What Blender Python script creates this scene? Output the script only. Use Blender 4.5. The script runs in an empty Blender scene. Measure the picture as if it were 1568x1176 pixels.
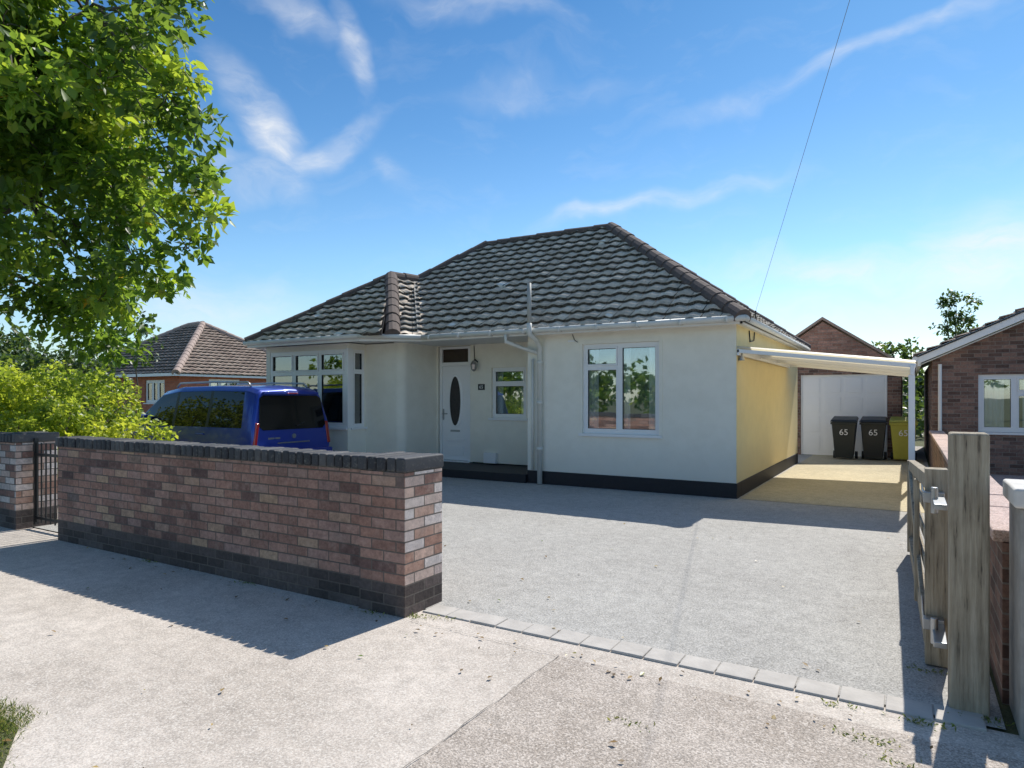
import bpy, bmesh, math, random
import numpy as np
from mathutils import Vector, Matrix
R=random.Random(7)
sc=bpy.context.scene
V=Vector
# ---------------------------------------------------------------- helpers
def empty(name,loc):
    e=bpy.data.objects.new(name,None); e.location=loc; e.empty_display_size=.3
    sc.collection.objects.link(e); return e
class NT:
    def __init__(s,name):
        s.m=bpy.data.materials.new(name); s.m.use_nodes=True
        s.t=s.m.node_tree; s.b=s.t.nodes['Principled BSDF']; s.out=s.t.nodes['Material Output']
    def n(s,k,**kw):
        nd=s.t.nodes.new('ShaderNode'+k)
        for a,b in kw.items(): setattr(nd,a,b)
        return nd
    def l(s,a,b): s.t.links.new(a,b)
    def coord(s,kind='Object'): return s.n('TexCoord').outputs[kind]
    def noise(s,scale,detail=4,rough=.6,vec=None):
        nd=s.n('TexNoise'); nd.inputs['Scale'].default_value=scale; nd.inputs['Detail'].default_value=detail
        nd.inputs['Roughness'].default_value=rough
        s.l(vec if vec is not None else s.coord(),nd.inputs['Vector']); return nd.outputs['Fac']
    def ramp(s,fac,stops):
        r=s.n('ValToRGB'); e=r.color_ramp.elements
        while len(e)<len(stops): e.new(.5)
        for i,(p,c) in enumerate(stops):
            e[i].position=p; e[i].color=(c[0],c[1],c[2],1)
        s.l(fac,r.inputs[0]); return r.outputs[0]
    def mix(s,fac,a,b,mode='MIX'):
        m=s.n('MixRGB',blend_type=mode)
        for i,x in ((0,fac),(1,a),(2,b)):
            if isinstance(x,(int,float)): m.inputs[i].default_value=x
            elif isinstance(x,tuple): m.inputs[i].default_value=(x[0],x[1],x[2],1)
            else: s.l(x,m.inputs[i])
        return m.outputs[0]
    def math(s,op,a,b=0.0,c=0.0,clamp=False):
        m=s.n('Math',operation=op); m.use_clamp=clamp
        for i,x in enumerate((a,b,c)):
            if isinstance(x,(int,float)): m.inputs[i].default_value=x
            else: s.l(x,m.inputs[i])
        return m.outputs[0]
    def bump(s,h,strength=.4,dist=.01):
        b=s.n('Bump'); b.inputs['Strength'].default_value=strength; b.inputs['Distance'].default_value=dist
        s.l(h,b.inputs['Height']); s.l(b.outputs[0],s.b.inputs['Normal'])
    def col(s,c): s.l(c,s.b.inputs['Base Color'])
    def rough(s,v): s.b.inputs['Roughness'].default_value=v
def plain(name,c,rough=.5,var=.12,scale=6,bump=0,bscale=60,metal=0,coat=0):
    t=NT(name); c2=tuple(x*(1-var) for x in c)
    n=t.noise(scale,3); t.col(t.mix(n,c2,tuple(min(1,x*(1+var*.5)) for x in c))); t.rough(rough)
    t.b.inputs['Metallic'].default_value=metal
    if coat: t.b.inputs['Coat Weight'].default_value=coat; t.b.inputs['Coat Roughness'].default_value=.04
    if bump: t.bump(t.noise(bscale,2),bump,.004)
    return t.m
def brick_mat(name,stops,mortar,bw=.225,bh=.075,ms=.011,dark_below=None,darkc=(.06,.047,.043),stain=.6,pale=.45):
    t=NT(name); uv=t.coord('UV')
    b=t.n('TexBrick'); t.l(uv,b.inputs['Vector'])
    b.inputs['Scale'].default_value=1; b.inputs['Brick Width'].default_value=bw; b.inputs['Row Height'].default_value=bh
    b.inputs['Mortar Size'].default_value=ms/2; b.inputs['Mortar Smooth'].default_value=.2
    b.inputs['Color1'].default_value=(0,0,0,1); b.inputs['Color2'].default_value=(1,1,1,1); b.inputs['Mortar'].default_value=(.5,.5,.5,1)
    c=t.ramp(b.outputs['Color'],stops)
    n1=t.noise(28,4,.75); n2=t.noise(1.5,4,.65); n3=t.noise(7,4,.7)
    c=t.mix(.7,c,t.ramp(n1,[(.3,(.5,.48,.48)),(.7,(1.3,1.28,1.25))]),'MULTIPLY')
    c=t.mix(t.ramp(n3,[(.52,(0,0,0)),(.72,(pale,pale,pale))]),c,(.40,.33,.28))
    if dark_below:
        sp=t.n('SeparateXYZ'); t.l(uv,sp.inputs[0])
        f=t.math('LESS_THAN',sp.outputs[1],dark_below)
        dk=t.mix(b.outputs['Color'],darkc,tuple(x*2.4 for x in darkc)); dk=t.mix(.6,dk,t.ramp(n1,[(.3,(.5,.5,.5)),(.7,(1.5,1.5,1.45))]),'MULTIPLY'); c=t.mix(f,c,dk)
    mo=t.mix(n1,tuple(x*.6 for x in mortar),mortar)
    c=t.mix(b.outputs['Fac'],c,mo)
    c=t.mix(stain,c,t.ramp(n2,[(.32,(.55,.53,.53)),(.65,(1.15,1.12,1.1))]),'MULTIPLY')
    t.col(c); t.rough(.88)
    h=t.math('ADD',t.math('SUBTRACT',1.0,b.outputs['Fac']),t.math('MULTIPLY',n1,.8))
    t.bump(h,.8,.009); return t.m
class MB:
    def __init__(s): s.v=[];s.f=[];s.fm=[];s.mats=[]
    def mi(s,m):
        if m not in s.mats: s.mats.append(m)
        return s.mats.index(m)
    def add(s,vs,fs,m):
        o=len(s.v); s.v+= [V(p) for p in vs]; k=s.mi(m)
        for f in fs: s.f.append([i+o for i in f]); s.fm.append(k)
    def fbox(s,fr,u0,u1,v0,v1,w0,w1,m):
        O,U,Vv,W=fr
        P=[O+U*a+Vv*b+W*c for c in (w0,w1) for b in (v0,v1) for a in (u0,u1)]
        s.add(P,[(0,2,3,1),(4,5,7,6),(0,1,5,4),(2,6,7,3),(0,4,6,2),(1,3,7,5)],m)
    def box(s,x0,x1,y0,y1,z0,z1,m): s.fbox((V((0,0,0)),V((1,0,0)),V((0,1,0)),V((0,0,1))),x0,x1,y0,y1,z0,z1,m)
    def poly(s,pts,m): s.add(pts,[tuple(range(len(pts)))],m)
    def prism(s,pts,ext,m):
        n=len(pts); e=V(ext); P=[V(p) for p in pts]
        s.add(P+[p+e for p in P],[tuple(range(n)),tuple(range(2*n-1,n-1,-1))]+[(i,(i+1)%n,n+(i+1)%n,n+i) for i in range(n)],m)
    def tube(s,pts,r,m,n=10):
        pts=[V(p) for p in pts]; rs=r if isinstance(r,(list,tuple)) else [r]*len(pts)
        vs=[];prev=None
        for i,p in enumerate(pts):
            d=(pts[min(i+1,len(pts)-1)]-pts[max(i-1,0)]).normalized()
            a=prev if prev is not None else (V((0,0,1)) if abs(d.z)<.9 else V((1,0,0)))
            a=(a-d*a.dot(d)).normalized(); prev=a; b=d.cross(a)
            for k in range(n):
                t=2*math.pi*k/n; vs.append(p+(a*math.cos(t)+b*math.sin(t))*rs[i])
        fs=[]
        for i in range(len(pts)-1):
            for k in range(n):
                fs.append((i*n+k,i*n+(k+1)%n,(i+1)*n+(k+1)%n,(i+1)*n+k))
        fs.append(tuple(range(n))[::-1]); fs.append(tuple(range((len(pts)-1)*n,len(pts)*n)))
        s.add(vs,fs,m)
    def obj(s,name,parent=None,origin=None,bevel=0,smooth=False,recalc=True,seg=2):
        me=bpy.data.meshes.new(name); o=V(parent.location) if parent else V(origin or (0,0,0))
        me.from_pydata([tuple(p) for p in s.v],[],s.f)
        for m in s.mats: me.materials.append(m)
        me.polygons.foreach_set('material_index',s.fm)
        if recalc:
            bm=bmesh.new(); bm.from_mesh(me); bmesh.ops.recalc_face_normals(bm,faces=bm.faces); bm.to_mesh(me); bm.free()
        uv=me.uv_layers.new(name='UVMap')
        for p in me.polygons:
            n=p.normal; ax=max(range(3),key=lambda i:abs(n[i]))
            for li in p.loop_indices:
                c=me.vertices[me.loops[li].vertex_index].co
                uv.data[li].uv=(c.x,c.z) if ax==1 else ((c.y,c.z) if ax==0 else (c.x,c.y))
        if smooth: me.polygons.foreach_set('use_smooth',[True]*len(me.polygons))
        me.transform(Matrix.Translation(-o))
        ob=bpy.data.objects.new(name,me); sc.collection.objects.link(ob)
        if parent: ob.parent=parent
        else: ob.location=o
        if bevel:
            b=ob.modifiers.new('bevel','BEVEL'); b.width=bevel; b.segments=seg; b.limit_method='ANGLE'
            me.polygons.foreach_set('use_smooth',[True]*len(me.polygons)); ob.modifiers.new('wn','WEIGHTED_NORMAL')
        return ob
def frameY(y,x=0): return (V((x,y,0)),V((1,0,0)),V((0,0,1)),V((0,-1,0)))   # facing -Y
def frameX(x,y=0): return (V((x,y,0)),V((0,1,0)),V((0,0,1)),V((1,0,0)))    # facing +X
def wall(mb,fr,u0,u1,v0,v1,th,m,openings=()):
    us=sorted({u0,u1}|{o[0] for o in openings}|{o[1] for o in openings}); vs=sorted({v0,v1}|{o[2] for o in openings}|{o[3] for o in openings})
    us=[u for u in us if u0<=u<=u1]; vs=[v for v in vs if v0<=v<=v1]
    for i in range(len(us)-1):
        for j in range(len(vs)-1):
            cu=(us[i]+us[i+1])/2; cv=(vs[j]+vs[j+1])/2
            if any(o[0]<cu<o[1] and o[2]<cv<o[3] for o in openings): continue
            mb.fbox(fr,us[i],us[i+1],vs[j],vs[j+1],-th,0,m)
# ---------------------------------------------------------------- materials
def render_mat(name,c,stain=.07):
    t=NT(name); n=t.noise(1.0,4); n2=t.noise(150,2,.7); n3=t.noise(4,5,.7)
    sp=t.n('SeparateXYZ'); t.l(t.coord('UV'),sp.inputs[0])
    low=t.math('SUBTRACT',1.0,t.math('MULTIPLY',sp.outputs[1],1.2),clamp=True)
    low=t.math('MULTIPLY',low,n3,clamp=True)
    c1=t.mix(n,tuple(x*(1-stain) for x in c),c)
    c1=t.mix(t.math('MULTIPLY',low,.5),c1,(c[0]*.6,c[1]*.57,c[2]*.48))
    c1=t.mix(.3,c1,t.ramp(n3,[(.35,(.84,.83,.80)),(.6,(1,1,1))]),'MULTIPLY')
    t.col(c1); t.rough(.9); t.bump(t.math('ADD',n2,t.math('MULTIPLY',n3,1.2)),.3,.006); return t.m
M_wall=render_mat('cream_render',(.94,.90,.79))
M_yel=render_mat('yellow_render',(.93,.77,.42))
M_plinth=plain('black_plinth',(.018,.018,.022),.6,.4,12,.4,50)
M_white=plain('white_upvc',(.88,.88,.88),.3,.05,3)
M_fascia=plain('white_fascia',(.84,.83,.80),.5,.12,4)
M_soffit=plain('soffit',(.7,.7,.67),.6,.1,4)
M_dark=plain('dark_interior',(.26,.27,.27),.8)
M_curtain=plain('curtain_cloth',(.90,.90,.88),.9,.08,10)
M_black=plain('black_plastic',(.02,.02,.022),.45,.2,30)
M_metal=plain('galvanised',(.45,.46,.47),.35,.2,30,metal=.9)
M_pipe=plain('white_pipe',(.72,.71,.65),.45,.15,5)
def glass_mat():
    t=NT('window_glass'); g=t.n('BsdfGlossy'); g.inputs['Roughness'].default_value=.015; g.inputs['Color'].default_value=(.9,.95,1,1)
    w=t.n('TexNoise'); w.inputs['Scale'].default_value=1.5; w.inputs['Detail'].default_value=1; t.l(t.coord(),w.inputs['Vector'])
    b=t.n('Bump'); b.inputs['Strength'].default_value=.12; b.inputs['Distance'].default_value=.02; t.l(w.outputs['Fac'],b.inputs['Height']); t.l(b.outputs[0],g.inputs['Normal'])
    tr=t.n('BsdfTransparent'); tr.inputs['Color'].default_value=(.93,.96,.97,1)
    fr=t.n('Fresnel'); fr.inputs['IOR'].default_value=1.7
    mx=t.n('MixShader'); t.l(t.math('ADD',fr.outputs[0],.16,clamp=True),mx.inputs[0]); t.l(tr.outputs[0],mx.inputs[1]); t.l(g.outputs[0],mx.inputs[2])
    t.l(mx.outputs[0],t.out.inputs['Surface']); return t.m
M_glass=glass_mat()
def tile_mat(name,lo,hi,lichen=(.80,.74,.64),patch=True,lap_shade=(.03,.027,.022)):
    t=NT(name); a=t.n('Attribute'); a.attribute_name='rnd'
    c=t.ramp(a.outputs['Fac'],[(0,lap_shade),(.09,lap_shade),(.1,lo),(.6,tuple((x+y)/2 for x,y in zip(lo,hi))),(1,hi)])  # lowest stops put the shadow between courses into the riser colour
    n=t.noise(3,3,.7); n2=t.noise(40,3,.75)
    c=t.mix(.7,c,t.ramp(n,[(.3,(.72,.69,.66)),(.7,(1.15,1.13,1.08))]),'MULTIPLY')
    c=t.mix(t.ramp(n2,[(.5,(0,0,0)),(.68,(.45,.45,.45))]),c,lichen)
    c=t.mix(t.ramp(n2,[(.33,(.8,.8,.8)),(.44,(0,0,0))]),c,(.10,.085,.07))
    if patch:
        n4=t.noise(2.2,1,.4); f=t.ramp(n4,[(.725,(0,0,0)),(.745,(.9,.9,.9))]); c=t.mix(f,c,(.88,.87,.83))
    t.col(c); t.rough(.9); t.bump(n2,.5,.006); return t.m
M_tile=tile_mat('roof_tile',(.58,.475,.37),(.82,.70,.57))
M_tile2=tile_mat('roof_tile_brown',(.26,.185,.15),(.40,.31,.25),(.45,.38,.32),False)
M_ridge=plain('ridge_tile',(.15,.115,.10),.9,.55,18,.6,40)
M_redbrick=brick_mat('red_brick',[(0,(.15,.09,.08)),(.12,(.31,.175,.135)),(.4,(.42,.235,.175)),(.6,(.48,.285,.22)),(.8,(.41,.265,.225)),(.93,(.56,.38,.25)),(1,(.2,.145,.13))],(.21,.17,.14),dark_below=.227,pale=.32)
M_pierbrick=brick_mat('pier_brick_sun_dapple',[(0,(.18,.10,.09)),(.2,(.46,.26,.19)),(.45,(.66,.45,.35)),(.65,(.80,.68,.61)),(.85,(.85,.78,.73)),(1,(.42,.25,.20))],(.22,.19,.16),dark_below=.227)  # pale stops paint dappled sunlight, with some staining, into the bricks
M_orangebrick=brick_mat('orange_brick',[(0,(.54,.16,.085)),(1,(.66,.235,.13))],(.45,.28,.22),stain=.3,pale=.1)
M_brownbrick=brick_mat('brown_brick',[(0,(.13,.08,.065)),(.5,(.24,.145,.115)),(1,(.36,.22,.17))],(.36,.32,.28),pale=.2)
def coping_mat():
    t=NT('engineering_brick'); a=t.n('Attribute'); a.attribute_name='rnd'
    c=t.ramp(a.outputs['Fac'],[(0,(.030,.030,.035)),(.7,(.065,.065,.07)),(1,(.13,.12,.115))])
    n=t.noise(30,4,.7); c=t.mix(t.ramp(n,[(.54,(0,0,0)),(.74,(.5,.5,.5))]),c,(.28,.27,.22)); t.col(c); t.rough(.7); t.bump(n,.5,.004); return t.m
M_coping=coping_mat()
def asphalt(name,base,spk,patch,dk=.55,bs=.5,pscale=.8):
    t=NT(name); n1=t.noise(pscale,5,.65); n2=t.noise(95,2,.8); n3=t.noise(9,4,.7)
    v=t.n('TexVoronoi'); v.inputs['Scale'].default_value=130; t.l(t.coord(),v.inputs['Vector'])
    c=t.mix(t.ramp(n1,[(.38,(0,0,0)),(.62,(1,1,1))]),base,patch)
    c=t.mix(.9,c,t.ramp(n3,[(.3,(.78,.78,.78)),(.65,(1.08,1.08,1.08))]),'MULTIPLY')
    c=t.mix(.9,c,t.ramp(n2,[(.38,(dk,dk,dk)),(.6,(1.1,1.1,1.1))]),'MULTIPLY')
    sp=t.n('SeparateColor'); t.l(v.outputs['Color'],sp.inputs[0])
    c=t.mix(t.ramp(sp.outputs[0],[(.72,(0,0,0)),(.9,(.6,.6,.6))]),c,spk)
    t.col(c); t.rough(.9)
    t.bump(n2,bs,.006); return t.m
M_drive=asphalt('driveway_tarmac',(.42,.40,.365),(.60,.57,.53),(.485,.465,.425),.55,.6)
M_pave=asphalt('pavement_asphalt',(.64,.565,.49),(.74,.68,.60),(.50,.435,.37),.72,.35,.8)
M_pave2=asphalt('pavement_gravelly',(.56,.485,.415),(.74,.66,.58),(.41,.345,.285),.5,.9,1.6)
M_road=asphalt('road_asphalt',(.16,.16,.16),(.3,.3,.3),(.20,.2,.195))
M_block=plain('block_paving',(.55,.51,.46),.9,.35,7,.5,60)
M_pink=asphalt('pink_paving',(.66,.48,.41),(.7,.6,.55),(.58,.43,.37))
M_carfloor=asphalt('carport_floor',(.58,.50,.33),(.62,.56,.42),(.50,.43,.28),.7,.3)
def ground_mat():
    t=NT('grass_ground'); n=t.noise(.6,4,.7); n2=t.noise(40,3,.8)
    c=t.mix(n,(.05,.075,.02),(.11,.12,.045)); c=t.mix(n2,c,(.15,.14,.07)); t.col(c); t.rough(1); t.bump(n2,.8,.03); return t.m
M_ground=ground_mat()
def wood_mat():
    t=NT('weathered_wood'); mp=t.n('Mapping'); mp.inputs['Scale'].default_value=(22,22,1.3); t.l(t.coord(),mp.inputs[0])
    n=t.noise(1.6,5,.7,mp.outputs[0]); n2=t.noise(4,3)
    c=t.ramp(n,[(.32,(.05,.04,.03)),(.41,(.33,.275,.20)),(.7,(.56,.49,.38))]); c=t.mix(.6,c,t.ramp(n2,[(.3,(.62,.61,.58)),(.7,(1.1,1.07,1))]),'MULTIPLY')
    t.col(c); t.rough(.85); t.bump(n,1.0,.014); return t.m
M_wood=wood_mat()
def leaf_mat(name,stops,trans,tf=.45):
    t=NT(name); a=t.n('Attribute'); a.attribute_name='rnd'
    c=t.ramp(a.outputs['Fac'],stops); t.col(c); t.rough(.4)
    tr=t.n('BsdfTranslucent'); tc=t.mix(.4,t.mix(1.0,c,(2.8,2.8,1.6),'MULTIPLY'),trans); t.l(tc,tr.inputs['Color'])
    mx=t.n('MixShader'); mx.inputs[0].default_value=tf; t.l(t.b.outputs[0],mx.inputs[1]); t.l(tr.outputs[0],mx.inputs[2]); t.l(mx.outputs[0],t.out.inputs['Surface']); return t.m
M_leaf=leaf_mat('tree_leaf',[(0,(.02,.055,.018)),(.4,(.05,.115,.025)),(.75,(.12,.20,.03)),(.985,(.24,.29,.04)),(1,(.42,.20,.04))],(.58,.74,.07),.5)
M_hleaf=leaf_mat('hedge_leaf',[(0,(.07,.13,.02)),(.5,(.20,.27,.03)),(1,(.42,.44,.06))],(.68,.72,.10),.48)
M_dleaf=leaf_mat('dark_leaf',[(0,(.02,.045,.012)),(.6,(.05,.09,.02)),(1,(.1,.13,.03))],(.25,.35,.06),.35)
M_bark=plain('bark',(.13,.11,.085),.95,.5,15,.9,30)
M_grassb=leaf_mat('grass_blade',[(0,(.06,.10,.02)),(.6,(.14,.19,.04)),(1,(.33,.28,.12))],(.4,.45,.1),.35)
# ---------------------------------------------------------------- roof helpers
def tiles(parent,name,pts,mat,w=.29,g=.265,over=.05,horiz=False):
    pts=[V(p) for p in pts]; O=pts[0]; U=(pts[1]-O).normalized(); N=U.cross(pts[2]-O).normalized()
    if N.z<0: N=-N
    if horiz: U=N.cross(V((0,0,1))).normalized()
    S=N.cross(U)
    if S.z<0: S=-S
    A=[(p-O).dot(U) for p in pts]; B=[(p-O).dot(S) for p in pts]
    a0,a1=min(A)-.1,max(A)+.1; b1=max(B)+.05
    bm=bmesh.new(); lay=bm.faces.layers.float.new('rnd')
    nt=int((a1-a0)/w)+2; sub=8
    prof=[.028*max(0,math.cos((q/sub-.5)*2*math.pi)*.7+.3) for q in range(sub+1)]
    b=-over
    while b<b1:
        for i in range(nt):
            r=.12+.88*R.random(); lf=R.uniform(-.006,.010); tw=R.uniform(-.008,.008)
            rows=[]
            for (bb,h) in ((b-.003,-.008),(b,.040+lf),(b+g,-.006)):
                rows.append([bm.verts.new(O+U*(a0+(i+q/sub)*w+.005*(q==0)-.005*(q==sub))+S*(bb+tw*(h>.01))+N*(h+prof[q]*(1 if h>-.007 else .1))) for q in range(sub+1)])
            for j in range(2):
                for q in range(sub):
                    f=bm.faces.new((rows[j][q],rows[j][q+1],rows[j+1][q+1],rows[j+1][q])); f[lay]=r if j else 0.0; f.smooth=(j==1)  # risers take the dark stop, painted shade under each tile lip
        b+=g
    C=sum(pts,V())/len(pts)
    for i in range(len(pts)):
        p,q=pts[i],pts[(i+1)%len(pts)]; e=(q-p).normalized(); no=e.cross(N)
        if no.dot(C-p)>0: no=-no
        co=p+no*(over+.01 if (i==0 and not horiz) else 0)
        bmesh.ops.bisect_plane(bm,geom=bm.verts[:]+bm.edges[:]+bm.faces[:],dist=1e-5,plane_co=co,plane_no=no,clear_outer=True)
    me=bpy.data.meshes.new(name); bmesh.ops.translate(bm,verts=bm.verts,vec=-V(parent.location)); bm.to_mesh(me); bm.free()
    me.materials.append(mat); ob=bpy.data.objects.new(name,me); sc.collection.objects.link(ob); ob.parent=parent
    mb=MB(); mb.prism([p-N*.014 for p in pts],-N*.03,M_black); mb.obj(name+'_deck',parent)
def ridge(mb,p0,p1,r=.12,m=None):
    p0,p1=V(p0),V(p1); d=(p1-p0); L=d.length; d.normalize(); n=max(1,round(L/.36)); s=d.cross(V((0,0,1))).normalized(); up=s.cross(d)
    for i in range(n):
        a=p0+d*(L*i/n-.02); b=p0+d*(L*(i+1)/n); j=R.uniform(-.008,.008)+.012; vs=[]
        for (p,rr) in ((a,r*1.06),(b,r*.95)):
            for k in range(9):
                t=math.pi*(-.12+1.24*k/8); vs.append(p+s*math.cos(t)*rr+up*(math.sin(t)*rr-.02+j))
        vs+= [a+up*-.05]
        fs=[(k,k+1,9+k+1,9+k) for k in range(8)]+[(18,k+1,k) for k in range(8)]
        mb.add(vs,fs,m or M_ridge)
def ring_pts(fr,cu,cv,ru,rv,w,n=28,arch=False):
    O,U,Vv,W=fr; return [O+U*(cu+ru*math.cos(2*math.pi*k/n))+Vv*(cv+rv*math.sin(2*math.pi*k/n))+W*w for k in range(n)]
def window(parent,name,fr,u0,u1,v0,v1,cols,depth=.07,rec=.05,curt=True,sill=True,fw=.055,cfrac=.25):
    mb=MB(); gl=MB(); w0,w1=-rec-depth,-rec
    mb.fbox(fr,u0,u1,v0,v0+fw,w0,w1,M_white); mb.fbox(fr,u0,u1,v1-fw,v1,w0,w1,M_white)
    mb.fbox(fr,u0,u0+fw,v0+fw,v1-fw,w0,w1,M_white); mb.fbox(fr,u1-fw,u1,v0+fw,v1-fw,w0,w1,M_white)
    a=u0+fw; tot=u1-u0-2*fw; s=.028
    for i,(fc,tr) in enumerate(cols):
        b=a+tot*fc
        if i<len(cols)-1: mb.fbox(fr,b-fw*.5,b+fw*.5,v0+fw,v1-fw,w0,w1,M_white)
        l=a+(fw*.5 if i else 0); r=b-(fw*.5 if i<len(cols)-1 else 0)
        parts=[(v0+fw,v1-fw)]
        if tr:
            z=v1-fw-(v1-v0-2*fw)*tr; mb.fbox(fr,l,r,z-fw*.4,z+fw*.4,w0,w1,M_white); parts=[(v0+fw,z-fw*.4),(z+fw*.4,v1-fw)]
        for q,(c,d) in enumerate(parts):
            x=.018 if (tr and q==1) else .004
            mb.fbox(fr,l,r,c,c+s,w1,w1+x,M_white); mb.fbox(fr,l,r,d-s,d,w1,w1+x,M_white)
            mb.fbox(fr,l,l+s,c+s,d-s,w1,w1+x,M_white); mb.fbox(fr,r-s,r,c+s,d-s,w1,w1+x,M_white)
            gl.fbox(fr,l+.001,r-.001,c+.001,d-.001,w1-.03,w1-.024,M_glass)
            for (e0,e1,g0,g1) in ((l+s,r-s,c+s,c+s+.006),(l+s,r-s,d-s-.006,d-s),(l+s,l+s+.006,c+s,d-s),(r-s-.006,r-s,c+s,d-s)):
                mb.fbox(fr,e0,e1,g0,g1,w1-.022,w1-.004,M_black)
        a=b
    if sill: mb.fbox(fr,u0-.05,u1+.05,v0-.045,v0-.002,-rec-depth,.045,M_white)
    mb.obj(name+'_frame',parent,bevel=.005)
    gl.obj(name+'_glass',parent)
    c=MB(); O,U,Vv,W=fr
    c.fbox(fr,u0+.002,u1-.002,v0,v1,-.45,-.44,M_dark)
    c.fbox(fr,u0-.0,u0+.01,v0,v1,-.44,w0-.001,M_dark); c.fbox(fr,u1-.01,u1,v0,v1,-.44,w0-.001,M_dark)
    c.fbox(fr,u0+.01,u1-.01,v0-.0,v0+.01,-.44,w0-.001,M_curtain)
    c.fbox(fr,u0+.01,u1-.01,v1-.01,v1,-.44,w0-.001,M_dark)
    if curt:
        def drape(a,b):
            n=int((b-a)/.012)+2; vs=[]
            for i in range(n):
                u=a+(b-a)*i/(n-1); w=w0-.03+.016*math.sin(u*70+.8*math.sin(u*13))
                vs+= [O+U*u+Vv*(v0+.02)+W*w,O+U*u+Vv*(v1-.03)+W*(w-.004)]
            c.add(vs,[(2*i,2*i+2,2*i+3,2*i+1) for i in range(n-1)],M_curtain)
        L=u1-u0; cw=L*cfrac
        drape(u0+.03,u0+cw); drape(u1-cw,u1-.03)
        if curt=='net': drape(u0+cw+.01,u1-cw-.01)
        if curt=='mid': drape(u0+L*.42,u0+L*.60)
        if curt=='bay':
            for q in (.30,.52,.70): drape(u0+L*(q-.055),u0+L*(q+.06))
    c.obj(name+'_curtains',parent,recalc=False)
# ================================================================ HOUSE
H=empty('rendered_bungalow',(-7,13,0))
YF=10.16; YR=11.30; XR=-2.20; XL=-12.0; YB=16.5; XRE=-8.67; XRR=-5.78; ZT=2.62; YBAY=9.65; XB0=-12.1; XB1=-9.64
w=MB()
fr=frameY(YF)
win=(-4.72,-3.38,.92,2.42)
wall(w,fr,XRR,XR,.24,ZT,.28,M_wall,[win])
w.box(XRR,XRR+.28,YF+.28,YR,.24,ZT,M_wall)
wall(w,frameY(YR),XRE,XRR,.19,ZT,.25,M_wall,[(-8.64,-7.80,.19,2.61),(-7.28,-6.47,1.11,2.13)])
rr=.16
w.box(XB1,XRE-rr,YF,YF+.25,0,ZT,M_wall)
w.box(XRE-.25,XRE,YF+rr,YR,0,ZT,M_wall)
w.obj('walls',H)
w=MB()
arc=[(XRE-rr+rr*math.sin(t),YF+rr-rr*math.cos(t),0) for t in [math.pi/2*i/10 for i in range(11)]]
w.add([p for a in arc for p in (V(a),V((a[0],a[1],ZT)))],[(2*i,2*i+2,2*i+3,2*i+1) for i in range(10)],M_wall); w.obj('rounded_corner',H,smooth=True,recalc=False)
w=MB()
bw=[(-11.98,-9.70,.92,2.50)]
wall(w,frameY(YBAY),XB0,XB1,0,ZT,.12,M_wall,bw)
wall(w,frameX(XB1),YBAY+.12,YF+.02,0,ZT,.12,M_wall,[(YBAY+.12,YF-.04,.92,2.50)])
w.box(XB0,XB0+.2,YBAY+.12,YB,0,ZT,M_wall)
w.box(XB0+.2,XR-.25,YB-.25,YB,0,ZT,M_wall)
w.obj('bay_and_rear_walls',H)
y=MB(); y.box(XR-.25,XR,YF+.28,YB,.24,ZT,M_yel); y.box(XR,XR+.004,YF+.003,YF+.28,.24,ZT,M_yel); y.obj('side_wall',H)
p=MB(); p.box(XRR+.0,XR+.012,YF-.012,YF+.28,0,.24,M_plinth); p.box(XR-.24,XR+.012,YF+.28,YB,0,.24,M_plinth)
p.obj('plinth',H,bevel=.006)
s=MB(); s.box(XRE+.0,XRR-.002,YF-.08,YR+.24,0,.165,M_plinth); s.box(-8.64,-7.80,YR-.06,YR+.1,.167,.192,M_white); s.obj('porch_step',H,bevel=.008)
t=MB(); 
for a in ((win[0]-.05,win[0]-.0,win[2],win[3]+.06),(win[1],win[1]+.05,win[2],win[3]+.06),(win[0],win[1],win[3],win[3]+.06)): t.fbox(fr,a[0],a[1],a[2],a[3],0,.012,M_wall)
t.obj('window_surround',H)
window(H,'front_window',fr,*win,cols=[(.48,.24),(.52,0)],curt='mid',cfrac=.17)
window(H,'porch_window',frameY(YR),-7.28,-6.47,1.11,2.13,cols=[(1,.3)],curt=True)
window(H,'bay_window',frameY(YBAY),-11.98,-9.70,.92,2.50,cols=[(.32,.27),(.36,.27),(.32,.27)],curt='bay',rec=.01,depth=.08,fw=.065,cfrac=.2)
window(H,'bay_side_window',frameX(XB1),YBAY+.12,YF-.04,.92,2.50,cols=[(1,.27)],curt='net',rec=.01,depth=.08,fw=.045)
b=MB(); b.box(XB1-.06,XB1+.004,YBAY-.004,YBAY+.119,.90,2.52,M_white); b.obj('bay_corner_post',H,bevel=.006)
# door
fd=frameY(YR); d=MB(); x0,x1=-8.62,-7.82
d.fbox(fd,x0,x0+.06,.19,2.60,-.12,-.03,M_white); d.fbox(fd,x1-.06,x1,.19,2.60,-.12,-.03,M_white)
d.fbox(fd,x0+.06,x1-.06,2.19,2.27,-.12,-.03,M_white); d.fbox(fd,x0+.06,x1-.06,2.55,2.60,-.12,-.03,M_white)
d.fbox(fd,x0+.062,x1-.062,.20,2.188,-.10,-.05,M_white)
cx=(x0+x1)/2
for (a,bb,c,e) in ((cx-.22,cx+.22,.30,.50),(cx-.24,cx+.24,.60,.66)):
    d.fbox(fd,a,bb,c,e,-.052,-.04,M_white)
d.obj('door',H,bevel=.006)
d=MB()
op=ring_pts(fd,cx,1.45,.18,.56,-.036); ip=ring_pts(fd,cx,1.45,.14,.52,-.040); bk=ring_pts(fd,cx,1.45,.20,.58,-.051)
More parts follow.
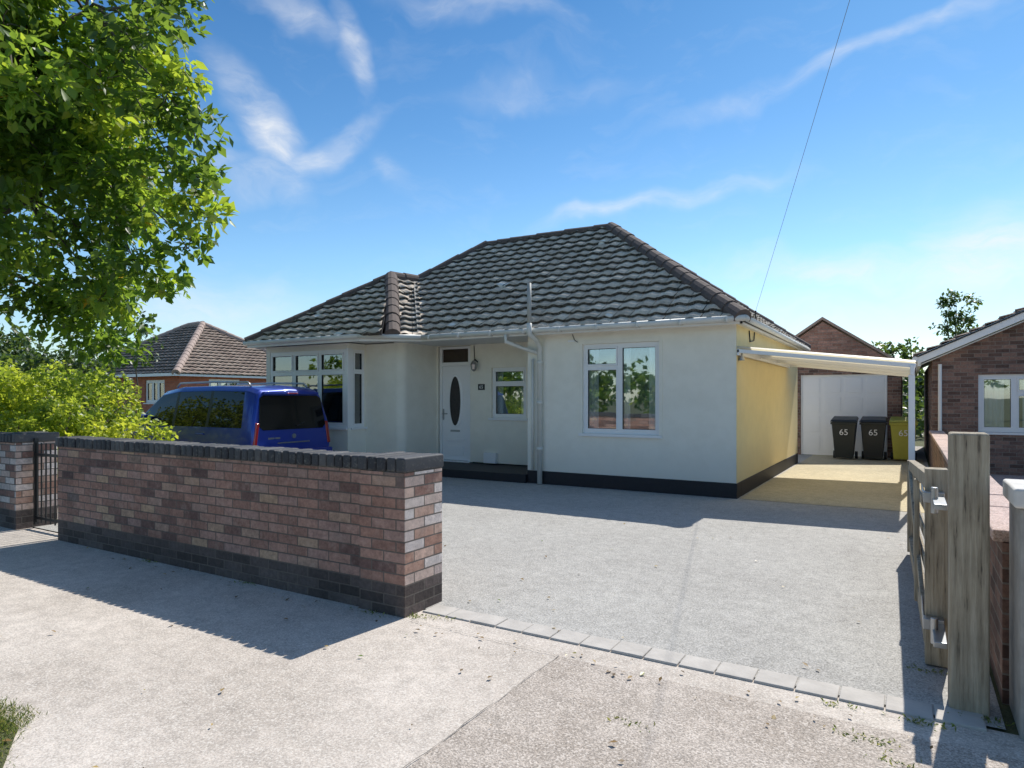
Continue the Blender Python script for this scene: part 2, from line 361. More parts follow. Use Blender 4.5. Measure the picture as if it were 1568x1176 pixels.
n=len(op); d.add(bk+op+ip,[(i,(i+1)%n,n+(i+1)%n,n+i) for i in range(n)]+[(n+i,n+(i+1)%n,2*n+(i+1)%n,2*n+i) for i in range(n)],M_white)
d.obj('door_oval_trim',H,smooth=True)
d=MB(); d.poly(ring_pts(fd,cx,1.45,.14,.52,-.046),plain('door_glass',(.05,.045,.045),.08,.5,20)); d.fbox(fd,x0+.061,x1-.061,2.271,2.549,-.09,-.08,plain('transom_glass',(.05,.035,.025),.1,.3,8)); d.obj('door_glazing',H)
d=MB(); d.fbox(fd,cx-.12,cx+.12,.80,.84,-.05,-.043,M_metal); d.fbox(fd,x0+.08,x0+.11,1.05,1.28,-.05,-.035,M_metal); d.tube([fd[0]+V((x0+.095,0.01,1.18)),fd[0]+V((x0+.22,.0,1.18))],.011,M_metal); d.obj('door_furniture',H)
d=MB(); c0=V((-7.62,YR-.05,2.26)); d.tube([c0+V((0,.05,0)),c0+V((0,-.05,.05)),c0+V((0,-.08,0))],.015,M_black)
d.tube([c0+V((0,-.08,.02)),c0+V((0,-.08,-.06)),c0+V((0,-.08,-.16)),c0+V((0,-.08,-.2))],[.03,.075,.055,.02],M_metal,8); d.obj('wall_lantern',H)
d=MB(); d.fbox(fd,-7.60,-7.44,1.68,1.80,0,.012,plain('slate_sign',(.03,.03,.03),.4)); d.obj('number_plaque',H)
def text(parent,body,loc,size,mat,rot=(math.pi/2,0,0)):
    cu=bpy.data.curves.new('number_text','FONT'); cu.body=body; cu.size=size; cu.align_x='CENTER'; cu.align_y='CENTER'; cu.extrude=.001
    cu.materials.append(mat); o=bpy.data.objects.new('number_text',cu); sc.collection.objects.link(o); o.parent=parent; o.location=V(loc)-V(parent.location); o.rotation_euler=rot
text(H,'65',(-7.52,YR-.015,1.74),.1,M_white)
d=MB(); d.fbox(fd,-7.42,-7.12,.19,.40,.0,.09,M_white); d.obj('meter_box',H,bevel=.01)
d=MB(); d.tube([(-5.98,YR-.03,2.6),(-5.98,YR-.03,.2)],.02,M_pipe); d.tube([(-7.7,YR-.015,2.6),(-7.68,YR-.015,2.28)],.008,M_black); d.obj('porch_pipe',H)
d=MB(); d.box(-4.98,-4.86,YF-.02,YF-.002,2.47,2.50,M_white); d.tube([(-4.9,YF-.01,2.6),(-4.86,YF-.012,2.5),(-4.8,YF-.012,2.46)],.006,M_black)
d.tube([(XR+.03,YF+1.2,2.66),(XR+.05,YF+1.2,2.95)],.012,M_black); d.tube([(XR+.006,YF+.9,2.6),(XR+.02,YF+.9,2.42),(XR+.02,YF+1.2,2.46),(XR+.02,YF+1.25,2.6)],.01,M_black); d.tube([(XR+.01,YF+.12,2.22),(XR+.05,YF+.12,2.2),(XR+.05,YF+.12,2.08)],[.02,.02,.05],M_metal); d.obj('wall_cables',H)
# soffits / fascia / gutters
ZE=2.68; EY=9.85; EX=-2.05; BY=9.2
s=MB()
s.prism([(XB1+1.75,EY+.02,ZT),(EX,EY+.02,ZT),(EX,YB+.28,ZT),(XR-.2,YB+.28,ZT),(XR-.2,YF+.05,ZT),(XRR,YF+.05,ZT),(XRR,YR+.1,ZT),(XRE-.2,YR+.1,ZT),(XRE-.2,EY+.3,ZT),(-8.1,EY+.1,ZT)],(0,0,.02),M_soffit)
s.prism([(-12.1,BY+.02,ZT+.021),(-8.9,BY+.02,ZT+.021),(-7.9,EY+.02,ZT+.021),(-8.2,YF+.2,ZT+.021),(-12.1,YF+.2,ZT+.021)],(0,0,.02),M_soffit)
s.obj('soffit',H)
edges=[((EX,YB+.28),(EX,EY)),((EX,EY),(-7.9,EY)),((-7.9,EY),(-8.9,BY)),((-8.9,BY),(-12.15,BY)),((-12.15,BY),(-12.2,YB+.28))]
f=MB()
for (a,bb) in edges:
    a=V((a[0],a[1],0)); bb=V((bb[0],bb[1],0)); U=(bb-a).normalized(); W=V((0,0,1)).cross(U)
    L=(bb-a).length
    if (W.dot(V((-7,13,0))-a))>0: W=-W
    f.fbox((a,U,V((0,0,1)),W),0,L,ZT-.03,ZT+.075,-.03,0,M_fascia)
f.obj('fascia',H)
g=MB(); zg=ZT+.045
pts=[(EX+.05,YB+.3,zg-.02),(EX+.05,EY-.05,zg),(-7.88,EY-.05,zg),(-8.88,BY-.05,zg+.02),(-12.18,BY-.05,zg+.02),(-12.25,BY+1,zg+.02)]
for i in range(len(pts)-1):
    g.tube([pts[i],pts[i+1]],.045,M_pipe,14)
for i in range(9): 
    x=EX-.2-i*.68; g.box(x-.02,x+.02,EY-.11,EY,zg-.055,zg+.03,M_pipe)
g.obj('gutter',H,smooth=True)
g=MB(); M_pipe2=plain('grey_pipe',(.42,.42,.39),.55,.25,6)
px=-5.50
g.tube([(px,YF-.07,.02),(px,YF-.07,2.40),(px-.0,YF-.20,2.52),(px,EY-.13,2.6),(px,EY-.13,2.78)],.045,M_pipe,14)
g.tube([(px,EY-.13,2.74),(px,EY-.13,3.46)],.036,M_pipe2,14)
g.tube([(px-.52,EY-.05,2.62),(px-.52,EY-.05,2.50),(px-.34,YF-.10,2.40),(px-.04,YF-.07,2.30)],.034,M_pipe,12)
g.tube([(px-.15,YF-.05,2.2),(px-.15,YF-.05,.25)],.022,M_pipe,10)
for z in (.6,1.4,2.1): g.tube([(px,YF-.07,z),(px,YF-.07,z+.06)],.054,M_pipe,14)
g.obj('soil_pipe',H,smooth=True)
# roof facets
ZR=5.20; RY=13.31; c1=(EX,EY,ZE); r1=(EX-3.46,RY,ZR); r0=(-8.71,RY,ZR); c0=(-12.18,EY,ZE); cb0=(-12.18,YB+.28,ZE); cb1=(EX,YB+.28,ZE)
ap=(-10.0,11.35,4.25); re=(-9.80,12.02,4.26); Hh=(-8.35,9.52,ZE+.02); bl=(-12.15,BY,ZE+.04); VP=(-7.9,EY,ZE)
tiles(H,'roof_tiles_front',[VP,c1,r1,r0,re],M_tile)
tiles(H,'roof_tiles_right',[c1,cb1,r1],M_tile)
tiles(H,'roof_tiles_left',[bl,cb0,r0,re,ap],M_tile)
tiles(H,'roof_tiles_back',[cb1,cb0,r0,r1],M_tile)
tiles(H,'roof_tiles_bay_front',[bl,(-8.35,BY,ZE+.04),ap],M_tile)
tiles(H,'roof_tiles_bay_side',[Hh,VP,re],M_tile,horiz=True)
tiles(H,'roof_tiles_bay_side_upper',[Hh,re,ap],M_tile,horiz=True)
rg=MB(); ridge(rg,c1,r1,.13); ridge(rg,cb1,r1); ridge(rg,r0,r1,.10); ridge(rg,r0,re,.11); ridge(rg,bl,ap,.11); ridge(rg,ap,re,.13); ridge(rg,Hh,ap,.15); ridge(rg,cb0,r0)
a,b_=V(re),V(VP); dd=(b_-a).normalized(); sd=dd.cross(V((0,0,1))).normalized()
rg.add([a-sd*.09+V((0,0,.05)),a+V((0,0,.02)),a+sd*.09+V((0,0,.05)),b_-sd*.09+V((0,0,.05)),b_+V((0,0,.02)),b_+sd*.09+V((0,0,.05))],[(0,1,4,3),(1,2,5,4)],plain('valley_mortar',(.32,.30,.27),.9,.3,12))
rg.obj('ridge_tiles',H,smooth=False)
# ================================================================ CARPORT
CP=empty('carport_canopy',(-1,12.5,0))
def canopy_mat():
    t=NT('translucent_sheet'); tr=t.n('BsdfTranslucent'); tr.inputs['Color'].default_value=(.95,.85,.60,1); t.b.inputs['Base Color'].default_value=(.86,.82,.72,1); t.rough(.4)
    mx=t.n('MixShader'); mx.inputs[0].default_value=.42; t.l(t.b.outputs[0],mx.inputs[1]); t.l(tr.outputs[0],mx.inputs[2]); t.l(mx.outputs[0],t.out.inputs['Surface']); return t.m
M_can=canopy_mat()
cs=MB(); n=150; ya,yb=10.12,15.0; vs=[]
for i in range(n+1):
    yy=ya+(yb-ya)*i/n; dz=.022*math.sin(i*2*math.pi/4.3)
    vs+=[(XR+.01,yy,2.27+dz),(.08,yy,1.99+dz)]
cs.add(vs,[(2*i,2*i+2,2*i+3,2*i+1) for i in range(n)],M_can); cs.obj('corrugated_sheet',CP,smooth=True,recalc=False)
c=MB()
for yy in (10.14,11.8,13.4,14.95):
    O=V((XR+.01,yy,2.19)); U=V((2.28,0,1.91-2.19)).normalized(); Vv=V((-U.z,0,U.x)); c.fbox((O,U,Vv,V((0,-1,0))),0,2.29,-.0,.055,-.02,.02,M_white)
c.box(.02,.07,10.1,15.0,1.82,1.95,M_white)
for yy in (10.14,12.6,14.95): c.box(.0,.075,yy-.035,yy+.035,0,1.82,M_white)
c.box(XR+.013,XR+.05,10.12,15,2.15,2.25,M_white)
c.obj('canopy_frame',CP,bevel=.006)
# ================================================================ GARAGE
G=empty('brick_garage',(-1.9,21,0)); g=MB(); gy=18.95
wall(g,frameY(gy),-3.7,-.15,0,2.3,.2,M_brownbrick,[(-2.45,-.45,0,2.12)])
g.prism([(-3.7,gy,2.3),(-.15,gy,2.3),(-1.92,gy,3.5)],(0,.2,0),brick_mat('garage_gable_brick',[(0,(.34,.18,.13)),(1,(.56,.32,.25))],(.4,.35,.3)))
g.box(-.35,-.15,gy+.2,24,0,2.3,M_brownbrick); g.box(-3.7,-3.5,gy+.2,24,0,2.3,M_brownbrick)
g.obj('walls',G)
g=MB(); M_verge=plain('garage_verge',(.40,.30,.25),.8)
for (a,bb) in (((-3.9,2.2),(-1.92,3.56)),((-1.92,3.56),(.05,2.2))):
    g.prism([(a[0],gy-.06,a[1]),(bb[0],gy-.06,bb[1]),(bb[0],gy-.06,bb[1]+.07),(a[0],gy-.06,a[1]+.07)],(0,5.1,0),M_verge)
g.obj('roof',G)
g=MB(); g.box(-2.448,-.452,gy+.05,gy+.1,0.02,2.118,M_white)
for i in range(4):
    for j in range(4):
        xx=-2.43+i*.49; zz=.06+j*.51; g.box(xx+.05,xx+.44,gy+.042,gy+.05,zz+.06,zz+.45,M_white)
g.box(-2.448,-2.41,gy+.03,gy+.05,.02,2.118,M_white); g.box(-.49,-.452,gy+.03,gy+.05,.02,2.118,M_white)
g.box(-1.5,-1.4,gy+.01,gy+.04,.98,1.02,M_black); g.obj('garage_door',G,bevel=.004)
# ================================================================ BINS
def bin_(x,y,col):
    e=empty('wheelie_bin',(x,y,0)); m=plain('bin_plastic',col,.45,.15,8)
    b=MB()
    lo=[(-.20,-.22,.06),(.20,-.22,.06),(.19,.2,.06),(-.19,.2,.06)]; hi=[(-.27,-.30,.93),(.27,-.30,.93),(.27,.30,.98),(-.27,.30,.98)]
    b.add([V(p)+V((x,y,0)) for p in lo+hi],[(3,2,1,0),(4,5,6,7),(0,1,5,4),(1,2,6,5),(2,3,7,6),(3,0,4,7)],m)
    b.obj('body',e,bevel=.02)
    b=MB(); L=[(-.30,-.34,.935),(.30,-.34,.935),(.29,.34,1.0),(-.29,.34,1.0)]; T=[(-.27,-.30,.99),(.27,-.30,.99),(.26,.33,1.06),(-.26,.33,1.06)]
    b.add([V(p)+V((x,y,0)) for p in L+T],[(3,2,1,0),(4,5,6,7),(0,1,5,4),(1,2,6,5),(2,3,7,6),(3,0,4,7)],m); b.box(x-.29,x+.29,y-.325,y-.30,.87,.93,m)
    b.obj('lid',e,bevel=.015)
    b=MB()
    for sx in (-1,1): b.tube([(x+sx*.21,y+.24,.1),(x+sx*.27,y+.24,.1)],.1,M_black,18)
    b.tube([(x-.24,y+.36,1.0),(x+.24,y+.36,1.0)],.018,M_black); b.obj('wheels_and_handle',e)
    text(e,'65',(x,y-.30,.68),.2,M_white,(math.radians(85),0,0))
bin_(-1.34,18.1,(.025,.03,.03)); bin_(-.72,18.25,(.022,.025,.027)); bin_(-.10,18.3,(.50,.47,.07))
# ================================================================ FRONT WALLS
def coping(mb,x0,x1,y0,y1,z):
    n=round((x1-x0)/.083); w=(x1-x0)/n
    for i in range(n):
        j=R.uniform(-.005,.005); mb.box(x0+i*w+.004,x0+(i+1)*w-.004,y0+j,y1+j,z,z+.10+R.uniform(-.004,.004),M_coping)
def add_rnd(ob):
    me=ob.data; a=me.attributes.new('rnd','FLOAT','FACE'); 
    vals=[R.random() for _ in range(len(me.polygons)//6+1)]
    a.data.foreach_set('value',[vals[i//6] for i in range(len(me.polygons))])
BW=empty('brick_garden_wall',(-5.3,3.65,0))
b=MB(); b.box(-7.74,-3.38,3.52,3.74,0,1.0,M_redbrick); b.obj('wall_panel',BW)
b=MB(); b.box(-3.38,-2.96,3.50,3.92,0,1.0,M_pierbrick); b.obj('pier',BW)
b=MB(); b.box(-3.379,-2.963,3.497,3.4995,0,1.0,M_redbrick); b.obj('pier_front',BW)
b=MB(); coping(b,-7.76,-3.39,3.50,3.76,1.004); coping(b,-3.39,-2.945,3.485,3.935,1.004); add_rnd(b.obj('coping',BW,bevel=.014,recalc=True))
M_mortar=plain('mortar',(.16,.15,.135),.9)
b=MB(); b.box(-7.75,-3.372,3.515,3.745,1.0,1.080,M_mortar); b.box(-3.37,-2.97,3.505,3.91,1.0001,1.078,M_mortar); b.obj('mortar_bed',BW)
BW2=empty('brick_garden_wall',(-12,3.9,0))
b=MB(); b.box(-16,-9.2,3.62,3.84,0,.98,M_redbrick); b.box(-9.2,-8.74,3.54,3.97,0,1.0,M_pierbrick); b.obj('wall_panel',BW2)
b=MB(); coping(b,-16,-9.22,3.60,3.86,.984); coping(b,-9.22,-8.72,3.52,3.99,1.004); add_rnd(b.obj('coping',BW2,bevel=.014))
IG=MB(); M_iron=plain('black_iron',(.02,.02,.02),.4)
for i in range(9): IG.tube([(-8.66+i*.105,3.72,.08),(-8.66+i*.105,3.72,1.0)],.009,M_iron,6)
for z in (.12,.85): IG.box(-8.68,-7.80,3.705,3.735,z,z+.03,M_iron)
IG.box(-8.70,-8.67,3.70,3.74,.05,1.05,M_iron); IG.box(-7.80,-7.77,3.70,3.74,.05,1.05,M_iron); IG.obj('iron_gate',origin=(-8.2,3.72,0))
# ================================================================ GATE + POST (right)
GP=MB(); GP.box(.17,.33,3.82,3.98,0,1.35,M_wood); o=GP.obj('wooden_gate_post',origin=(.25,3.9,0),bevel=.012)
WG=empty('wooden_gate',(.1,6,0))
g=MB(); ga,gb=4.45,7.4
g.box(.08,.19,4.38,4.50,.02,1.12,M_wood); g.box(-.01,.06,7.33,7.42,.05,.92,M_wood)
def bar(z0a,z0b,h,x=.11,t=.025,a=ga,b=gb): g.prism([(x,a,z0a),(x-.08,b,z0b),(x-.08,b,z0b+h),(x,a,z0a+h)],(t,0,0),M_wood)
bar(1.0,.83,.09,.08,.06); bar(.80,.66,.07); bar(.60,.50,.07); bar(.40,.33,.07); bar(.10,.10,.10,.08,.06); bar(.12,.82,.08,.075,.025)
for yy in (5.4,6.4): g.box(.035,.068,yy,yy+.08,.1,.95,M_wood)
g.obj('gate_frame',WG,bevel=.005)
g=MB()
for z in (.25,.95):
    g.box(.068,.078,4.3,4.95,z,z+.04,M_metal); g.box(.07,.17,4.30,4.37,z-.01,z+.05,M_metal); g.tube([(.12,4.2,z-.05),(.12,4.2,z+.09)],.018,M_metal); g.box(.11,.17,3.98,4.3,z,z+.03,M_metal)
g.obj('hinges',WG,bevel=.004)
BWR=empty('brick_boundary_wall',(.5,8,0))
b=MB(); b.box(.40,.56,4.06,15.8,0,.80,M_brownbrick); b.obj('wall_panel',BWR)
b=MB()
yy=4.06
while yy<15.7: b.box(.36,.60,yy+.003,yy+.297,.802,.86+R.uniform(-.003,.003),M_pink); yy+=.3
b.obj('coping_stones',BWR,bevel=.01)
b=MB(); b.box(.425,.80,3.66,4.05,0,1.03,plain('rough_stone',(.42,.39,.35),.95,.5,9,1,30)); b.box(.40,.83,3.63,4.058,1.032,1.12,plain('cap_stone',(.72,.69,.64),.9,.25,9,.6,50)); b.obj('pier',BWR,bevel=.012)
# ================================================================ NEIGHBOUR RIGHT
N=empty('brown_brick_bungalow',(4,19,0)); nb=MB(); ny=16.0
wall(nb,frameY(ny),.42,9,0,2.3,.25,M_brownbrick,[(1.19,2.9,.84,1.98)])
nb.prism([(.42,ny,2.3),(9,ny,2.3),(4.7,ny,4.3)],(0,.25,0),M_brownbrick); nb.box(.42,.67,ny+.25,24,0,2.3,M_brownbrick); nb.box(8.75,9,ny+.25,24,0,2.3,M_brownbrick); nb.obj('walls',N)
nb=MB()
for sx in (-1,1):
    xe=4.71+sx*4.55
    nb.prism([(4.71,ny-.30,4.33),(xe,ny-.30,2.20),(xe,ny-.30,2.38),(4.71,ny-.30,4.51)],(0,.04,0),M_white)
nb.box(.16,.22,ny-.26,24,2.16,2.34,M_white); nb.tube([(.12,ny-.3,2.3),(.12,24,2.3)],.055,M_white)
nb.tube([(.55,ny-.06,2.2),(.55,ny-.06,0)],.035,M_white)
nb.prism([(.2,ny-.26,2.2),(4.7,ny-.26,4.3),(4.7,ny-.26,4.28),(.2,ny-.26,2.18)],(0,.26,0),M_soffit)
nb.obj('bargeboards',N,bevel=.004)
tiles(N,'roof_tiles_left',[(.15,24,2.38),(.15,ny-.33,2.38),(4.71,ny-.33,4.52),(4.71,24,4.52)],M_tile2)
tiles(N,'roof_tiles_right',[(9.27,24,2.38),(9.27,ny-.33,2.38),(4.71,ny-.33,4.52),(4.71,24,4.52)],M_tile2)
window(N,'window',frameY(ny),1.19,2.9,.84,1.98,cols=[(.33,.0),(.34,.3),(.33,0)],curt='mid',fw=.07)
# ================================================================ NEIGHBOUR LEFT
N=empty('orange_brick_bungalow',(-28.5,19,0)); nb=MB(); NX=-24.9; NY=15.7
wall(nb,frameX(NX),NY,23,0,2.5,.25,M_orangebrick,[(NY+1.3,NY+2.8,1.5,2.3)])
wall(nb,frameY(NY),-33.2,NX-.25,0,2.5,.25,M_orangebrick,[(-27.3,-25.9,1.3,2.25),(-31,-29.4,1.0,2.15)]); nb.box(-33.2,-33,NY+.25,23,0,2.5,M_orangebrick); nb.obj('walls',N)
window(N,'side_window',frameX(NX),NY+1.3,NY+2.8,1.5,2.3,cols=[(.33,0),(.33,0),(.34,0)],fw=.10,curt='net')
window(N,'front_window',frameY(NY),-27.3,-25.9,1.3,2.25,cols=[(.33,0),(.33,0),(.34,0)],fw=.10,curt='net')
window(N,'front_window',frameY(NY),-31,-29.4,1.0,2.15,cols=[(.5,.3),(.5,.3)],fw=.09)
e0=(NX+.25,NY-.3,2.5); e1=(NX+.25,23.2,2.5); f0=(-33.5,NY-.3,2.5); f1=(-33.5,23.2,2.5); t0=(-28.6,19.2,5.0); t1=(-29.6,19.2,5.0)
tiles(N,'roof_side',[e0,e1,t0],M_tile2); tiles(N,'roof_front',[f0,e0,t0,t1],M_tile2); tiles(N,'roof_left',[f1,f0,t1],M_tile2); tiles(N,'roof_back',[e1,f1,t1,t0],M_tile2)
rg=MB(); ridge(rg,e0,t0,.15,M_verge); ridge(rg,e1,t0,.15,M_verge); ridge(rg,f0,t1,.15,M_verge); ridge(rg,t0,t1,.15,M_verge); rg.obj('ridge_tiles',N)
g=MB(); g.box(NX+.2,NX+.28,NY-.3,23,2.38,2.5,M_white); g.box(-33.4,NX+.28,NY-.36,NY-.3,2.38,2.5,M_white); g.obj('gutter',N)
# ================================================================ VAN
VN=empty('parked_van',(-11.6,8.1,0)); XRv=-9.42; YC=8.1
def paint():
    t=NT('blue_car_paint'); t.b.inputs['Base Color'].default_value=(.010,.04,.34,1); t.b.inputs['Metallic'].default_value=.3; t.rough(.35)
    t.b.inputs['Coat Weight'].default_value=1; t.b.inputs['Coat Roughness'].default_value=.03; return t.m
M_paint=paint(); M_vg=plain('privacy_glass',(.006,.007,.009),.03,.1); M_red=plain('tail_light',(.35,.01,.012),.12,.3,30,coat=1)
M_vg2=plain('rear_glass',(.006,.007,.009),.05,.1); M_clear=plain('windscreen',(.03,.04,.035),.03,.1)
St=[(0,.98,1.64,.68,.97,.34),(.05,.99,1.68,.71,.995,.3),(.2,1.0,1.72,.725,1,.26),(.28,1.0,1.735,.73,1,.26),(1.2,1.0,1.75,.735,1,.25),(1.28,1.0,1.75,.735,1,.25),(2.2,1.0,1.74,.735,1,.25),(2.28,1.0,1.735,.735,1,.25),(2.8,1.0,1.67,.72,1,.25),(3.2,.98,1.42,.74,1,.25),(3.6,.96,1.14,.75,1,.25),(4.05,.90,1.06,.72,.98,.25),(4.40,.80,.95,.66,.94,.27),(4.56,.66,.78,.58,.86,.32)]
def ringv(x,belt,zt,wr,wm,zb):
    P=[(0,zb),(.74*wm,zb),(.85*wm,zb+.14),(.885*wm,min(.66,belt-.12)),(.875*wm,belt),(wr,zt-.10),(wr-.09,zt-.02),(0,zt+.015)]
    return [(x+(max(0,z-belt)*.14 if x<.3 else 0),yy,z) for (yy,z) in P]
rings=[]
for s_ in St:
    h=ringv(*s_); full=[(x,yy,z) for x,yy,z in h]+[(x,-yy,z) for x,yy,z in h[-2:0:-1]]
    rings.append([V((XRv-x,YC+yy,z)) for x,yy,z in full])
nr=len(rings[0]); allv=[p for r in rings for p in r]
F={M_paint:[],M_vg:[],M_clear:[],M_black:[]}
for i in range(len(rings)-1):
    xa=St[i][0]; 
    for k in range(nr):
        kk=k if k<7 else nr-1-k
        m=M_paint
        if kk==4 and xa in (.28,1.28,2.28,2.8,3.2): m=M_vg
        if kk==4 and xa in (1.2,2.2): m=M_black
        if kk in (6,) and xa in (2.8,3.2): m=M_clear
        if kk in (0,1): m=M_black
        F[m].append((i*nr+k,i*nr+(k+1)%nr,(i+1)*nr+(k+1)%nr,(i+1)*nr+k))
for off in (0,(len(rings)-1)*nr):
    for k in range(7):
        a,b_=k,k+1; c_,d_=(nr-k)%nr,nr-k-1
        q=[a,b_,d_,c_]
        if k==0: q=[0,1,nr-1]
        if k==6: q=[6,7,nr-6]
        F[M_paint].append(tuple(off+t for t in q))
vv=MB(); vv.v=allv
for m,fs in F.items():
    for f_ in fs: vv.f.append(list(f_)); vv.fm.append(vv.mi(m))
ob=vv.obj('body',VN,bevel=.02,seg=3)
O=V((XRv-.0,YC,.98)); Uy=V((0,1,0)); Vs=V((-.14,0,1)).normalized(); Ws=Uy.cross(Vs)
if Ws.x<0: Ws=-Ws
fr_=(O,Uy,Vs,Ws)
r=MB(); r.prism([O+Uy*a+Vs*b_+Ws*.004 for a,b_ in ((-.66,-.02),(-.74,.05),(-.68,.53),(-.60,.585),(.60,.585),(.68,.53),(.74,.05),(.66,-.02))],Ws*.012,M_vg2); r.obj('rear_window',VN,bevel=.005)
r=MB(); r.fbox(fr_,-.60,.60,.60,.645,-.02,.06,M_paint); r.fbox(fr_,-.12,.12,.607,.625,.06,.066,M_red); r.obj('rear_spoiler',VN,bevel=.006)
r=MB()
for s_ in (-1,1):
    r.prism([(XRv-.13,YC+s_*.80,1.14),(XRv+.012,YC+s_*.80,1.08),(XRv+.02,YC+s_*.862,.68),(XRv-.10,YC+s_*.885,.66)],(0,-s_*.07,0),M_red)
r.obj('tail_lights',VN,bevel=.012)
r=MB(); r.box(XRv-.15,XRv+.09,YC-.86,YC+.86,.33,.60,M_paint); r.box(XRv+.02,XRv+.10,YC-.60,YC+.60,.38,.45,M_black); r.obj('rear_bumper',VN,bevel=.03)
r=MB(); r.box(XRv+.092,XRv+.102,YC-.26,YC+.26,.47,.58,plain('number_plate',(.75,.55,.03),.4)); r.tube([(XRv-.005,YC,.84),(XRv+.014,YC,.84)],.042,M_metal,16); r.box(XRv,XRv+.02,YC-.35,YC+.35,.72,.74,M_metal); r.tube([(XRv+.03,YC+.05,1.02),(XRv-.02,YC+.32,1.10)],.009,M_black)
r.box(XRv-.002,XRv+.004,YC-.40,YC-.30,.80,.83,M_metal); r.box(XRv-.002,XRv+.004,YC-.55,YC-.42,.80,.83,M_metal); r.obj('tailgate_details',VN)
r=MB()
for s_ in (-1,1): r.tube([(XRv-.35,YC+s_*.62,1.72),(XRv-.45,YC+s_*.62,1.79),(XRv-1.4,YC+s_*.62,1.805),(XRv-2.4,YC+s_*.62,1.79),(XRv-2.5,YC+s_*.62,1.72)],.018,M_metal,8)
r.obj('roof_rails',VN,smooth=True)
r=MB()
for s_ in (-1,1):
    for xx in (.78,3.62):
        c=V((XRv-xx,YC+s_*.80,.33)); r.tube([c+V((0,-s_*.1,0)),c+V((0,s_*.085,0)),c+V((0,s_*.10,0))],[.33,.33,.30],M_black,28); r.tube([c+V((0,s_*.06,0)),c+V((0,s_*.105,0))],[.21,.19],M_metal,20)
    c=V((XRv-3.1,YC+s_*.95,1.09)); r.box(c.x-.06,c.x+.06,c.y-.1,c.y+.1,c.z-.09,c.z+.11,M_paint)
    for xx in (1.4,2.55): r.box(XRv-xx-.1,XRv-xx+.1,YC+s_*.885-.02,YC+s_*.885+.02,.86,.89,M_paint)
    r.box(XRv-3.4,XRv-.9,YC+s_*.89-.012,YC+s_*.89+.012,.5,.58,M_black)
r.obj('wheels_and_mirrors',VN,bevel=.012)
# ================================================================ GROUND
def sheet(name,x0,x1,y0,y1,z,m,sub=1):
    b=MB(); b.poly([(x0,y0,z),(x1,y0,z),(x1,y1,z),(x0,y1,z)],m); return b.obj(name,recalc=False)
sheet('ground',-400,400,-400,400,0,M_ground)
sheet('road',-200,200,-9,-1.2,.004,M_road)
sheet('pavement',-40,40,-1.2,3.70,.008,M_pave)
sheet('pavement_crossover',-1.75,.9,-1.0,3.44,.012,M_pave2)
sheet('driveway',-16,.38,3.72,24,.013,M_drive)
sheet('carport_floor',-2.15,.3,10.15,19,.017,M_carfloor)
sheet('neighbour_driveway',.57,6,4.2,16,.012,M_pink)
b=MB(); b.poly([(-8,-.8,.0125),(-3.3,-.8,.0125),(-3.0,.8,.0125),(-3.1,1.2,.0125),(-3.5,1.43,.0125),(-8,1.48,.0125)],M_ground); b.obj('verge_soil',recalc=False)
b=MB(); x=-2.94
while x<.15:
    b.box(x+.003,x+.2,3.66+R.uniform(-.003,.003),3.835+R.uniform(-.003,.003),0,.021+R.uniform(-.003,.003),M_block); x+=.203
b.obj('block_edging',bevel=.006)
b=MB(); M_seam=plain('tar_seam',(.20,.18,.16),.9)
def seam(p,q,wd,z):
    p,q=V(p),V(q); n=60; d=(q-p); s_=V((-d.y,d.x,0)).normalized(); vs=[]
    ph=R.random()*9
    for i in range(n+1):
        c=p+d*i/n+s_*(.005*math.sin(i*.9+ph)+.003*math.sin(i*2.3)); w_=wd*(.3+.9*R.random()); vs+=[(c.x+s_.x*w_,c.y+s_.y*w_,z),(c.x-s_.x*w_,c.y-s_.y*w_,z)]
    b.add(vs,[(2*i,2*i+2,2*i+3,2*i+1) for i in range(n)],M_seam)
seam((-1.75,3.44,0),(-1.76,-.9,0),.003,.017); seam((-2.9,3.47,0),(-1.75,3.44,0),.002,.0172)
b.obj('tarmac_seams',recalc=False)
def leaves(name,P,A,Nn,L,wd,mat,rnd,origin=(0,0,0),parent=None):
    P=np.asarray(P,float)-np.array(origin); A=A/np.linalg.norm(A,axis=1,keepdims=True); S=np.cross(A,Nn); S/=np.linalg.norm(S,axis=1,keepdims=True)+1e-9; Nn=np.cross(S,A); L=L[:,None]
    n=len(P); vs=np.empty((n,4,3)); vs[:,0]=P; vs[:,1]=P+A*L*.55+S*L*wd+Nn*L*.08; vs[:,2]=P+A*L; vs[:,3]=P+A*L*.55-S*L*wd+Nn*L*.08
    me=bpy.data.meshes.new(name); me.vertices.add(n*4); me.vertices.foreach_set('co',vs.ravel())
    idx=(np.arange(n)*4)[:,None]+np.array([0,1,2,0,2,3]); me.loops.add(n*6); me.loops.foreach_set('vertex_index',idx.ravel().astype(np.int32))
    me.polygons.add(n*2); me.polygons.foreach_set('loop_start',(np.arange(n*2)*3).astype(np.int32)); me.polygons.foreach_set('loop_total',np.full(n*2,3,np.int32))
    me.update(calc_edges=True); a=me.attributes.new('rnd','FLOAT','FACE'); a.data.foreach_set('value',np.repeat(rnd,2).astype(np.float32)); me.materials.append(mat)
    o=bpy.data.objects.new(name,me); sc.collection.objects.link(o)
    if parent: o.parent=parent
    else: o.location=origin
    return o
rng=np.random.default_rng(3)
M_litter=leaf_mat('dry_leaf',[(0,(.10,.06,.02)),(.5,(.28,.17,.06)),(.8,(.45,.33,.12)),(1,(.1,.18,.03))],(.3,.25,.1),.1)
n=230; P=np.c_[rng.uniform(-7,.6,n),rng.uniform(1,8.5,n),np.full(n,.024)]; P[:70,1]=rng.uniform(3.3,3.5,70)
